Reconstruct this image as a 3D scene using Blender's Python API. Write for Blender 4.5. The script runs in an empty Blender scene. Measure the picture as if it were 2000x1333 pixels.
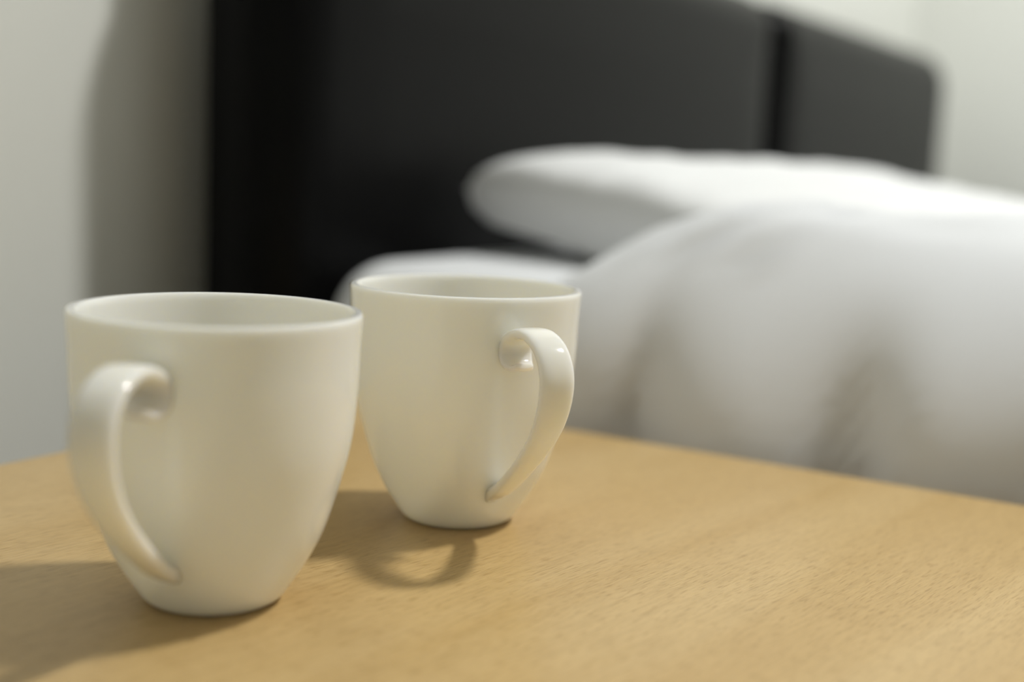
import bpy, bmesh, math, random
from mathutils import Vector, Matrix, noise

random.seed(4)
S = bpy.context.scene
COL = S.collection
T = 0.55                      # height of the bedside table's top
# Room axes: X runs from the head wall down the length of the bed, Y along the headboard.

# ------------------------------------------------------------------ camera
PITCH, ROLL, CAM_H = 0.1416, 0.04426, 0.14339
VX = Vector((0.8541, -0.5201, 0)).normalized()      # room X seen in the camera's ground frame
UY = Vector((-VX.y, VX.x, 0))
def to_room(v):
    return Vector((v.dot(VX), v.dot(UY), v.z))
cp, sp, cr, sr = math.cos(PITCH), math.sin(PITCH), math.cos(ROLL), math.sin(ROLL)
fw = Vector((0, cp, -sp)); rt0 = Vector((1, 0, 0)); up0 = Vector((0, sp, cp))
rt = cr*rt0 + sr*up0; up = -sr*rt0 + cr*up0
fw, rt, up = to_room(fw), to_room(rt), to_room(up)
cam = bpy.data.cameras.new('camera')
co = bpy.data.objects.new('camera', cam); COL.objects.link(co)
M = Matrix((rt, up, -fw)).transposed().to_4x4()
M.translation = Vector((0, 0, T + CAM_H))
co.matrix_world = M
cam.sensor_width = 36; cam.lens = 2550*36/2000
cam.clip_start = 0.02
cam.dof.use_dof = True; cam.dof.focus_distance = 0.4545; cam.dof.aperture_fstop = 3.5
S.camera = co

# ------------------------------------------------------------------ world, light, exposure
W = bpy.data.worlds.new('world'); S.world = W; W.use_nodes = True
W.node_tree.nodes['Background'].inputs[0].default_value = (0, 0, 0, 1)      # closed room: nothing comes from outside
W.node_tree.nodes['Background'].inputs[1].default_value = 0.0
LAMP = Vector((0.63, 1.53, 2.70)); LAMP_POWER = 315.0; LAMP_COL = (1, 0.995, 0.965, 1)
S.view_settings.view_transform = 'Standard'; S.view_settings.look = 'None'
S.view_settings.gamma = 1; S.view_settings.use_curve_mapping = False
S.view_settings.exposure = 0.0

# ------------------------------------------------------------------ helpers
def mat(name, col, rough=0.6, spec=0.5, **kw):
    m = bpy.data.materials.new(name); m.use_nodes = True
    b = m.node_tree.nodes['Principled BSDF']
    b.inputs['Base Color'].default_value = (*col, 1)
    b.inputs['Roughness'].default_value = rough
    b.inputs['Specular IOR Level'].default_value = spec
    for k, v in kw.items():
        b.inputs[k.replace('_', ' ')].default_value = v
    return m
def nodes(m): return m.node_tree.nodes, m.node_tree.links, m.node_tree.nodes['Principled BSDF']
def noise_bump(m, scale, strength, dist=0.001, detail=4, vec=(1, 1, 1)):
    n, l, b = nodes(m)
    tc = n.new('ShaderNodeTexCoord'); mp = n.new('ShaderNodeMapping'); mp.inputs['Scale'].default_value = vec
    nz = n.new('ShaderNodeTexNoise'); nz.inputs['Scale'].default_value = scale; nz.inputs['Detail'].default_value = detail
    bp = n.new('ShaderNodeBump'); bp.inputs['Strength'].default_value = strength; bp.inputs['Distance'].default_value = dist
    l.new(tc.outputs['Object'], mp.inputs['Vector']); l.new(mp.outputs['Vector'], nz.inputs['Vector'])
    l.new(nz.outputs['Fac'], bp.inputs['Height']); l.new(bp.outputs['Normal'], b.inputs['Normal'])
    return nz
def tone(m, scale, c1, c2, vec=(1, 1, 1)):
    n, l, b = nodes(m)
    tc = n.new('ShaderNodeTexCoord'); mp = n.new('ShaderNodeMapping'); mp.inputs['Scale'].default_value = vec
    nz = n.new('ShaderNodeTexNoise'); nz.inputs['Scale'].default_value = scale
    rp = n.new('ShaderNodeValToRGB'); e = rp.color_ramp.elements
    e[0].position, e[1].position = 0.3, 0.7; e[0].color, e[1].color = (*c1, 1), (*c2, 1)
    l.new(tc.outputs['Object'], mp.inputs['Vector']); l.new(mp.outputs['Vector'], nz.inputs['Vector'])
    l.new(nz.outputs['Fac'], rp.inputs['Fac']); l.new(rp.outputs['Color'], b.inputs['Base Color'])

def link(name, bm, m, parent=None, smooth=True):
    bmesh.ops.recalc_face_normals(bm, faces=bm.faces)
    me = bpy.data.meshes.new(name); bm.to_mesh(me); bm.free()
    me.materials.append(m)
    if smooth:
        for p in me.polygons: p.use_smooth = True
        try: me.set_sharp_from_angle(angle=math.radians(42))
        except Exception: pass
    o = bpy.data.objects.new(name, me); COL.objects.link(o)
    if parent is not None: o.parent = parent
    return o
def empty(name, loc=(0, 0, 0), rz=0):
    o = bpy.data.objects.new(name, None); COL.objects.link(o)
    o.location = loc; o.rotation_euler.z = rz; o.empty_display_size = 0.05
    return o
def tag(o, label=None, cat=None, group=None, kind=None):
    for k, v in (('label', label), ('category', cat), ('group', group), ('kind', kind)):
        if v: o[k] = v
    return o
def box(x0, x1, y0, y1, z0, z1, bev=0.0, seg=3, bm=None, off=(0, 0, 0)):
    bm = bm or bmesh.new()
    r = bmesh.ops.create_cube(bm, size=1)
    for v in r['verts']:
        v.co = Vector(((x0+x1)/2 + v.co.x*(x1-x0), (y0+y1)/2 + v.co.y*(y1-y0), (z0+z1)/2 + v.co.z*(z1-z0))) - Vector(off)
    if bev > 0:
        es = list({e for v in r['verts'] for e in v.link_edges})
        bmesh.ops.bevel(bm, geom=es, offset=bev, segments=seg, profile=0.5, affect='EDGES')
    return bm
def lathe(prof, n=96):
    bm = bmesh.new(); rows = []
    for r, z in prof:
        if r < 1e-6: rows.append([bm.verts.new((0, 0, z))])
        else: rows.append([bm.verts.new((r*math.cos(2*math.pi*i/n), r*math.sin(2*math.pi*i/n), z)) for i in range(n)])
    for a, b in zip(rows, rows[1:]):
        for i in range(n):
            j = (i+1) % n
            if len(a) == 1: bm.faces.new((a[0], b[i], b[j]))
            elif len(b) == 1: bm.faces.new((a[i], a[j], b[0]))
            else: bm.faces.new((a[i], a[j], b[j], b[i]))
    return bm
def catmull(pts, n):
    P = [Vector(p) for p in pts]; P = [2*P[0]-P[1]] + P + [2*P[-1]-P[-2]]
    out = []
    for i in range(1, len(P)-2):
        p0, p1, p2, p3 = P[i-1:i+3]
        for k in range(n):
            t = k/n
            out.append(0.5*((2*p1) + (p2-p0)*t + (2*p0-5*p1+4*p2-p3)*t*t + (3*p1-p0-3*p2+p3)*t**3))
    out.append(P[-2]); return out
def sm(a, b, x):
    t = min(1, max(0, (x-a)/(b-a))); return t*t*(3-2*t)

# ------------------------------------------------------------------ materials
m_wall = mat('painted_plaster', (0.77, 0.78, 0.735), 0.85, 0.25); noise_bump(m_wall, 90, 0.08, 0.002)
m_ceil = mat('ceiling_paint', (0.82, 0.82, 0.80), 0.9, 0.2)
m_floor = mat('floor_carpet', (0.20, 0.18, 0.155), 0.95, 0.1); noise_bump(m_floor, 400, 0.5, 0.004)
m_skirt = mat('white_gloss_paint', (0.8, 0.8, 0.78), 0.35)
m_leather = mat('charcoal_upholstery', (0.0028, 0.0028, 0.0028), 0.33, 0.085); noise_bump(m_leather, 350, 0.12, 0.001)
m_sheet = mat('white_cotton', (0.775, 0.79, 0.815), 0.9, 0.15, Sheen_Weight=0.15); noise_bump(m_sheet, 600, 0.08, 0.0006)
m_pillow = mat('white_pillowcase', (0.79, 0.80, 0.81), 0.9, 0.15, Sheen_Weight=0.15); noise_bump(m_pillow, 600, 0.08, 0.0006)
m_china = mat('cream_china', (0.89, 0.875, 0.81), 0.09, 0.5, Subsurface_Weight=1.0, Subsurface_Scale=0.006)   # translucent bone china
m_china.node_tree.nodes['Principled BSDF'].inputs['Subsurface Radius'].default_value = (1.0, 0.93, 0.75)
m_metal = mat('brushed_metal', (0.6, 0.6, 0.58), 0.3, 0.5, Metallic=1.0)
m_plastic = mat('lamp_housing', (0.8, 0.8, 0.8), 0.4)
m_pvc = mat('black_plastic', (0.02, 0.02, 0.02), 0.5)

m_wood = mat('beech_wood', (0.5, 0.34, 0.15), 0.34, 0.35)
n, l, b = nodes(m_wood)
tc = n.new('ShaderNodeTexCoord')
def wnoise(vec, detail, rough=0.5, dist=0.0):
    mr = n.new('ShaderNodeMapping'); mr.inputs['Rotation'].default_value = (0, 0, math.radians(7))
    mp = n.new('ShaderNodeMapping'); mp.inputs['Scale'].default_value = vec
    nz = n.new('ShaderNodeTexNoise'); nz.inputs['Scale'].default_value = 1
    nz.inputs['Detail'].default_value = detail; nz.inputs['Roughness'].default_value = rough; nz.inputs['Distortion'].default_value = dist
    l.new(tc.outputs['Object'], mr.inputs['Vector']); l.new(mr.outputs['Vector'], mp.inputs['Vector']); l.new(mp.outputs['Vector'], nz.inputs['Vector'])
    return nz.outputs['Fac']
def ramp(fac, p0, p1, c0, c1):
    r = n.new('ShaderNodeValToRGB'); e = r.color_ramp.elements
    e[0].position, e[1].position = p0, p1; e[0].color, e[1].color = c0, c1
    l.new(fac, r.inputs['Fac']); return r.outputs['Color']
def mixc(kind, fac, a, bb):
    mx = n.new('ShaderNodeMix'); mx.data_type = 'RGBA'; mx.blend_type = kind
    mx.inputs['Factor'].default_value = fac if not hasattr(fac, 'is_output') else 1
    if hasattr(fac, 'is_output'): l.new(fac, mx.inputs['Factor'])
    l.new(a, mx.inputs[6]); l.new(bb, mx.inputs[7]); return mx.outputs[2]
broad = ramp(wnoise((28, 3, 28), 3, 0.5, 0.6), 0.32, 0.68, (0.575, 0.385, 0.155, 1), (0.65, 0.462, 0.215, 1))
streak = ramp(wnoise((700, 40, 700), 2), 0.35, 0.6, (0.76, 0.73, 0.68, 1), (1, 1, 1, 1))
fleckf = wnoise((1600, 140, 1600), 1)
fleck = ramp(fleckf, 0.33, 0.45, (0.74, 0.68, 0.60, 1), (1, 1, 1, 1))
c = mixc('MULTIPLY', 0.45, broad, streak); c = mixc('MULTIPLY', 0.75, c, fleck)
l.new(c, b.inputs['Base Color'])
bp = n.new('ShaderNodeBump'); bp.inputs['Strength'].default_value = 0.35; bp.inputs['Distance'].default_value = 0.0004
l.new(fleckf, bp.inputs['Height']); l.new(bp.outputs['Normal'], b.inputs['Normal'])

m_glow = bpy.data.materials.new('lamp_glow'); m_glow.use_nodes = True
gn = m_glow.node_tree.nodes; gn.remove(gn['Principled BSDF'])
em = gn.new('ShaderNodeEmission'); em.inputs[0].default_value = LAMP_COL; em.inputs[1].default_value = LAMP_POWER
m_glow.node_tree.links.new(em.outputs[0], gn['Material Output'].inputs[0])

# ------------------------------------------------------------------ the room
XW, XF, YL, YR, ZC = -0.73, 3.1, -1.5, 2.71, 2.72
def struct(name, bm, m): return tag(link(name, bm, m, smooth=False), kind='structure')
struct('floor', box(XW-.1, XF+.1, YL-.1, YR+.1, -0.1, 0), m_floor)
struct('ceiling', box(XW-.1, XF+.1, YL-.1, YR+.1, ZC, ZC+.1), m_ceil)
struct('wall_back', box(XW-.1, XW, YL-.1, YR+.1, 0, ZC), m_wall)
struct('wall_right', box(XW, XF, YR, YR+.1, 0, ZC), m_wall)
struct('wall_front', box(XF, XF+.1, YL-.1, YR+.1, 0, ZC), m_wall)
struct('wall_left', box(XW, XF, YL-.1, YL, 0, ZC), m_wall)
struct('baseboard_back', box(XW, XW+.014, YL, YR, 0, .09, .004), m_skirt)
struct('baseboard_right', box(XW+.014, XF, YR-.014, YR, 0, .09, .004), m_skirt)

# ceiling lamp above the bed
lamp = tag(empty('ceiling_lamp_offscreen', (LAMP.x, LAMP.y, ZC)), 'round white ceiling lamp above the bed', 'lamp')
link('base', lathe([(0, 0), (.160, 0), (.165, -.004), (.165, -.022), (.161, -.028), (0.135, -.028), (0.135, -.02), (0, -.02)][::-1], 64), m_plastic, lamp)
link('diffuser_offscreen', lathe([(0, -.034), (.06, -.034), (.11, -.029), (.134, -.021)], 48), m_glow, lamp)

# ------------------------------------------------------------------ bedside table
TX0, TX1, TY0, TY1 = -0.479, 0.06, 0.02, 0.601
tb = tag(empty('bedside_table', ((TX0+TX1)/2, (TY0+TY1)/2, 0)), 'light beech bedside table beside the bed, carrying both mugs', 'table')
o = tb.location
link('table_top', box(TX0, TX1, TY0, TY1, T-.025, T, .003, 3, off=o), m_wood, tb)
for y0, y1 in ((TY0+.012, TY0+.03), (TY1-.03, TY1-.012)):
    link('side_panel', box(TX0+.01, TX1-.012, y0, y1, 0, T-.025, .001, 1, off=o), m_wood, tb)
link('back_panel', box(TX0+.012, TX0+.024, TY0+.03, TY1-.03, .04, T-.025, off=o), m_wood, tb)
link('shelf', box(TX0+.024, TX1-.014, TY0+.03, TY1-.03, .06, .078, off=o), m_wood, tb)
for z0, z1 in ((.30, T-.032), (.085, .295)):
    d = link('drawer', box(TX1-.032, TX1-.012, TY0+.034, TY1-.034, z0, z1, .002, 2, off=o), m_wood, tb)
    kb = link('knob', lathe([(0, 0), (.006, 0), (.006, .012), (.013, .017), (.013, .022), (.010, .025), (0, .026)], 32), m_metal, d)
    kb.rotation_euler = (0, math.radians(90), 0); kb.location = (TX1-.0125-o.x, 0, (z0+z1)/2)

# ------------------------------------------------------------------ bed
XH, YN, YE = -0.600, 0.681, 2.49         # headboard front plane, near end, far end
bed = tag(empty('bed', (0.4, (YN+YE)/2, 0)), 'double bed with charcoal upholstered headboard in two padded panels', 'bed')
o = bed.location
HT = T + 0.356
link('headboard', box(XH-.086, XH-.058, YN+.004, YE-.004, .02, HT-.012, .012, 4, off=o), m_leather, bed)
SEAM = 1.612
def pad(y0, y1, z0, z1, x0, x1, r_near, r_far, bev, off):
    # upholstered pad: rounded outline in the headboard's plane, soft rolled front edge
    def outline(inset):
        pts = []
        for cx, cz, r, a0 in ((y1, z1, r_far, 0), (y0, z1, r_near, 90), (y0, z0, .01, 180), (y1, z0, .01, 270)):
            sy, sz = (1 if cx == y1 else -1), (1 if cz == z1 else -1)
            rr = max(r-inset, .0005); qy, qz = cx-sy*(inset+rr), cz-sz*(inset+rr)
            for k in range(9):
                a = math.radians(a0 + 90*k/8); pts.append((qy+rr*math.cos(a), qz+rr*math.sin(a)))
        return pts
    bm = bmesh.new(); rows = []
    lev = [(x0, 0)] + [(x1-bev+bev*math.sin(math.radians(t)), bev*(1-math.cos(math.radians(t)))) for t in range(0, 91, 10)]
    lev += [(x1+.002, bev+.06)]
    for x, ins in lev:
        rows.append([bm.verts.new(Vector((x, a, b2))-Vector(off)) for a, b2 in outline(ins)])
    for a, b2 in zip(rows, rows[1:]):
        for k in range(len(a)):
            k2 = (k+1) % len(a); bm.faces.new((a[k], a[k2], b2[k2], b2[k]))
    bm.faces.new(rows[0]); bm.faces.new(rows[-1])
    return bm
link('headboard_panel', pad(YN, SEAM-.009, .10, HT, XH-.06, XH, .06, .045, .052, o), m_leather, bed)
link('headboard_panel', pad(SEAM+.009, YE, .10, HT, XH-.06, XH, .045, .07, .052, o), m_leather, bed)
link('bed_base', box(XH+.002, 1.42, YN+.02, YE-.02, .09, .33, .012, 3, off=o), m_leather, bed)
for x in (XH+.12, 1.30):
    for y in (YN+.12, YE-.12):
        link('leg', box(x-.03, x+.03, y-.03, y+.03, 0, .092, .004, 2, off=o), m_pvc, bed)

MT = T + 0.066                            # mattress top
bm = box(XH+.008, 1.40, YN+.010, YE-.012, .33, MT)
es = [e for e in bm.edges if abs(e.verts[0].co.z-e.verts[1].co.z) > .1]
bmesh.ops.bevel(bm, geom=es, offset=.055, segments=8, profile=.5, affect='EDGES')
es = [e for e in bm.edges if abs(e.verts[0].co.z-e.verts[1].co.z) < 1e-5 and len(e.link_faces) == 2 and any(len(f.verts) > 8 for f in e.link_faces)]
bmesh.ops.bevel(bm, geom=es, offset=.042, segments=8, profile=.5, affect='EDGES')
tag(link('mattress', bm, m_sheet), 'thick mattress in a fitted white sheet on the bed base', 'mattress')

TILT = math.radians(7.5)                 # propped up a little towards the headboard
# pillow: two bulged faces meeting in a seam, four soft corners
def pillow(name, cx, cy, rz, hx, hy, th, zb, seed):
    bm = bmesh.new(); N1, N2 = 56, 72; g = {}
    for side in (1, -1):
        for i in range(N1+1):
            for j in range(N2+1):
                a, c2 = -1 + 2*i/N1, -1 + 2*j/N2
                edge = i in (0, N1) or j in (0, N2)
                if side == -1 and edge: g[(side, i, j)] = g[(1, i, j)]; continue
                # pinched sides between pointed corners
                x = hx*a*(1 - .07*(1-c2*c2)*abs(a)**3); y = hy*c2*(1 - .06*(1-a*a)*abs(c2)**3)
                f = max(0, (1-a**6)*(1-c2**8))**.36
                w = noise.noise(Vector((a*2.2+seed, c2*2.6, side*3))) * .07 + noise.noise(Vector((a*6, c2*7+seed, side))) * .05
                d = f*(1+w)
                z = th*(.60*d if side > 0 else -.62*d)
                # the underside is pressed flat by the bed, corners and seam stand up
                rim = max(abs(a), abs(c2))
                z += th*.02*rim**3
                if side < 0: z = max(z, -th*.34)
                g[(side, i, j)] = bm.verts.new((x, y, z))
    for side in (1, -1):
        for i in range(N1):
            for j in range(N2):
                q = [g[(side, i, j)], g[(side, i+1, j)], g[(side, i+1, j+1)], g[(side, i, j+1)]]
                bm.faces.new(q if side > 0 else q[::-1])
    ob = link(name, bm, m_pillow)
    ob.location = (cx, cy, zb + th*.34 + .35*hx*math.sin(TILT)); ob.rotation_euler = (0, TILT, rz)
    return ob
PIL = (-0.353, 1.028, math.radians(-20), .152, .235, .069)
def pillow_top(x, y):
    # height of the pillow's upper face above the mattress, 0 beside it
    cx, cy, rz, hx, hy, th = PIL
    dx, dy = x-cx, y-cy; c_, s_ = math.cos(rz), math.sin(rz)
    a, b_ = (dx*c_+dy*s_)/hx, (-dx*s_+dy*c_)/hy
    if abs(a) >= 1 or abs(b_) >= 1: return 0
    return th*(.60*((1-a**6)*(1-b_**8))**.36 + .34 + .02*max(abs(a), abs(b_))**3)
tag(pillow('pillow', *PIL, MT-.002, 1.7), 'plump white pillow lying against the charcoal headboard', 'pillow')

# duvet: a quilted shell draped over the mattress and down both sides
def duvet():
    NX, NQ = 130, 330
    Y0, Y1 = YN+.010-.006, YE-.012+.006
    drop_n, drop_f, R = .38, .34, .088
    top_len = (Y1-Y0) - 2*R; arc = R*math.pi/2
    L = drop_n + arc + top_len + arc + drop_f
    def path(q):
        d = q*L
        if d < drop_n: return Y0, MT-R-(drop_n-d), -1, 0, 'n'
        d -= drop_n
        if d < arc:
            t = d/R; return Y0+R-R*math.cos(t), MT-R+R*math.sin(t), -math.cos(t), math.sin(t), 'c'
        d -= arc
        if d < top_len: return Y0+R+d, MT, 0, 1, 't'
        d -= top_len
        if d < arc:
            t = d/R; return Y1-R+R*math.sin(t), MT-R+R*math.cos(t), math.sin(t), math.cos(t), 'c'
        d -= arc
        return Y1, MT-R-d, 1, 0, 'f'
    XE = 1.43
    bm = bmesh.new(); g = {}
    for i in range(NX+1):
        for j in range(NQ+1):
            s, q = i/NX, j/NQ
            s = s**1.5                                   # finer mesh towards the head
            y, z, ny, nz, reg = path(q)
            # head edge: close to the pillow, drawn forward along the near side
            xh = -.245 + .30*(min(max(y, .76), 1.22)-.76) - .10*sm(1.25, 1.6, y) - .16*(1-sm(.70, .80, y)) - .06*sm(0, .08, max(0, MT-.01-z))*(1 if y < 1 else 0) - .02*math.sin(y*9)*sm(.7, .9, y) + .012*noise.noise(Vector((y*6, z*6, 3)))
            x = xh + (XE-xh)*s
            low = max(0, MT-R-z)
            t = .047 - .028*sm(.80, 1.2, y)*nz - .015*sm(0, .10, low) + .007*nz*noise.noise(Vector((x*5, y*5, 1)))
            t += .010*math.exp(-((x-xh-.10)/.06)**2)*nz + 0.010*nz*math.exp(-((y-1.85)/.28)**2-((x+.08)/.13)**2)
            e = max(0, min((x-xh)/(.10 - .02*(1-sm(.70, .85, y))), (XE-x)/.05, q*L/.03, (1-q)*L/.03, 1))
            th = t*math.sqrt(max(0, 1-(1-e)**2))
            # folds: long soft waves on the hanging sides, creases on top
            f = 0
            if nz < .93:
                k = sm(.012, .10, MT-z)
                ph = x - .35*low
                f = k*(.026*abs(math.sin(ph*46 + 3*noise.noise(Vector((x*5, z*3, 7))))) - .010 + .022*noise.noise(Vector((ph*17, z*3.5, 2))) + .010*noise.noise(Vector((ph*48, z*6, 5))))
                f += .004*k
            else:
                f = .007*noise.noise(Vector((x*9, y*7, 4))) + .004*noise.noise(Vector((x*24, y*16, 9)))
            f *= e
            lift = 0
            if reg != 'n' and y < 1.6 and x < .15:
                lift = sum(pillow_top(x+.04*u, y+.04*v) for u in (-1, 0, 1) for v in (-1, 0, 1))/9
                lift = max(lift, .7*pillow_top(x, y))*(1-sm(.84, .98, y))
            base = .0015 + lift*max(0, nz)
            P = Vector((x, y, z)); Nn = Vector((0, ny, nz))
            g[(1, i, j)] = bm.verts.new(P + Nn*(base + .012*(1-e) + th + max(f, -th*.5)))
            if th > 0: g[(-1, i, j)] = bm.verts.new(P + Nn*(base + .012*(1-e)))
            else: g[(-1, i, j)] = g[(1, i, j)]
    for side in (1, -1):
        for i in range(NX):
            for j in range(NQ):
                q = []
                for key in ((i, j), (i+1, j), (i+1, j+1), (i, j+1)):
                    v = g[(side, *key)]
                    if v not in q: q.append(v)
                if len(q) > 2:
                    try: bm.faces.new(q if side > 0 else q[::-1])
                    except ValueError: pass
    return bm
tag(link('duvet', duvet(), m_sheet), 'thick white duvet draped over the bed and hanging in folds by the table', 'duvet')

# ------------------------------------------------------------------ mugs
MH = 0.0925
ZF = [0.0, .0015, .0055, .01295, .0231, .037, .0509, .0666, .0805, .0905]
RF = [.0200, .0222, .0250, .0297, .03465, .0390, .0424, .0440, .0445, .0450]
def mug_body():
    outer = [(v.x, v.y) for v in catmull([(r, z, 0) for r, z in zip(RF, ZF)], 6)]
    lip = [(.0450, .0915), (.0446, .0922), (.0436, MH), (.0426, .0922), (.0422, .0915)]
    inner = []
    for k in range(26):
        z = .0895 - (.0895-.0065)*k/25
        r = next(a[0] + (b2[0]-a[0])*(z-a[1])/(b2[1]-a[1]) for a, b2 in zip(outer, outer[1:]) if a[1] <= z <= b2[1]+1e-9)
        inner.append((r-.0029-.0006*k/25, z))
    floor_ = [(inner[-1][0]*.93, .0052), (inner[-1][0]*.75, .0046), (.008, .0044), (0, .0044)]
    foot = [(0, .0016), (.0165, .0016), (.0178, .0010), (.0185, 0)]
    return lathe(foot + outer + lip + inner + floor_, 128)
HP = [(29.0, 15.4), (36.0, 18.6), (44.5, 23.8), (58.0, 34.6), (67.5, 43.6), (74.2, 52.6), (77.8, 62.0), (77.6, 70.5), (72.5, 77.6),
      (63.5, 81.3), (54.5, 81.0), (47.4, 77.8), (45.2, 73.2), (46.8, 69.4), (50.2, 68.0), (53.0, 69.2)]
def handle():
    C = [Vector((v.x/1000, 0, v.y/1000)) for v in catmull([(a, b2, 0) for a, b2 in HP], 8)]
    n = len(C); NS = 28; bm = bmesh.new(); rows = []
    for k, c0 in enumerate(C):
        t = k/(n-1)
        tg = (C[min(k+1, n-1)] - C[max(k-1, 0)]).normalized()
        nr = Vector((tg.z, 0, -tg.x))                                   # outwards in the handle's plane
        w = .0033 + .0031*sm(0, .45, t)                                 # half width across the strap
        h = .0023 - .0002*sm(0, .4, t) - .0005*sm(.72, 1, t)             # half thickness
        if t > .82: w *= 1-.45*((t-.82)/.18)**2; h *= 1-.45*((t-.82)/.18)**2
        if t < .06: w *= .75+.25*t/.06
        row = []
        for q in range(NS):
            a = 2*math.pi*q/NS; ca, sa = math.cos(a), math.sin(a)
            sq = lambda v, p: math.copysign(abs(v)**p, v)
            row.append(bm.verts.new(c0 + nr*(h*sq(ca, .62)) + Vector((0, w*sq(sa, .62), 0))))
        rows.append(row)
    for a, b2 in zip(rows, rows[1:]):
        for q in range(NS):
            r2 = (q+1) % NS; bm.faces.new((a[q], a[r2], b2[r2], b2[q]))
    for row in (rows[0], rows[-1]):
        c0 = bm.verts.new(sum((v.co for v in row), Vector())/NS)
        for q in range(NS): bm.faces.new((row[q], row[(q+1) % NS], c0))
    return bm
def room_xy(x, y): v = to_room(Vector((x, y, 0))); return v.x, v.y
x1, y1 = room_xy(-.09166, .40139); x2, y2 = room_xy(-.01873, .50651)
turn = math.degrees(math.atan2(UY.x, UY.y))
AX = math.degrees(math.atan2(-VX.y, VX.x))          # camera-frame azimuth to room azimuth
mug_a = tag(empty('coffee_mug', (x1, y1, T), math.radians(-100.3 + AX)), 'cream china mug with a scroll handle, standing farther from the bed than its twin', 'mug', 'pair of mugs on the bedside table')
link('mug_body', mug_body(), m_china, mug_a); link('handle', handle(), m_china, mug_a)
mug_b = mug_a.copy(); COL.objects.link(mug_b)
mug_b.location = (x2, y2, T); mug_b.rotation_euler.z = math.radians(-63.75 + AX)
tag(mug_b, 'cream china mug with a scroll handle, standing between its twin and the bed')
for ch in list(mug_a.children):
    c2 = ch.copy(); COL.objects.link(c2); c2.parent = mug_b
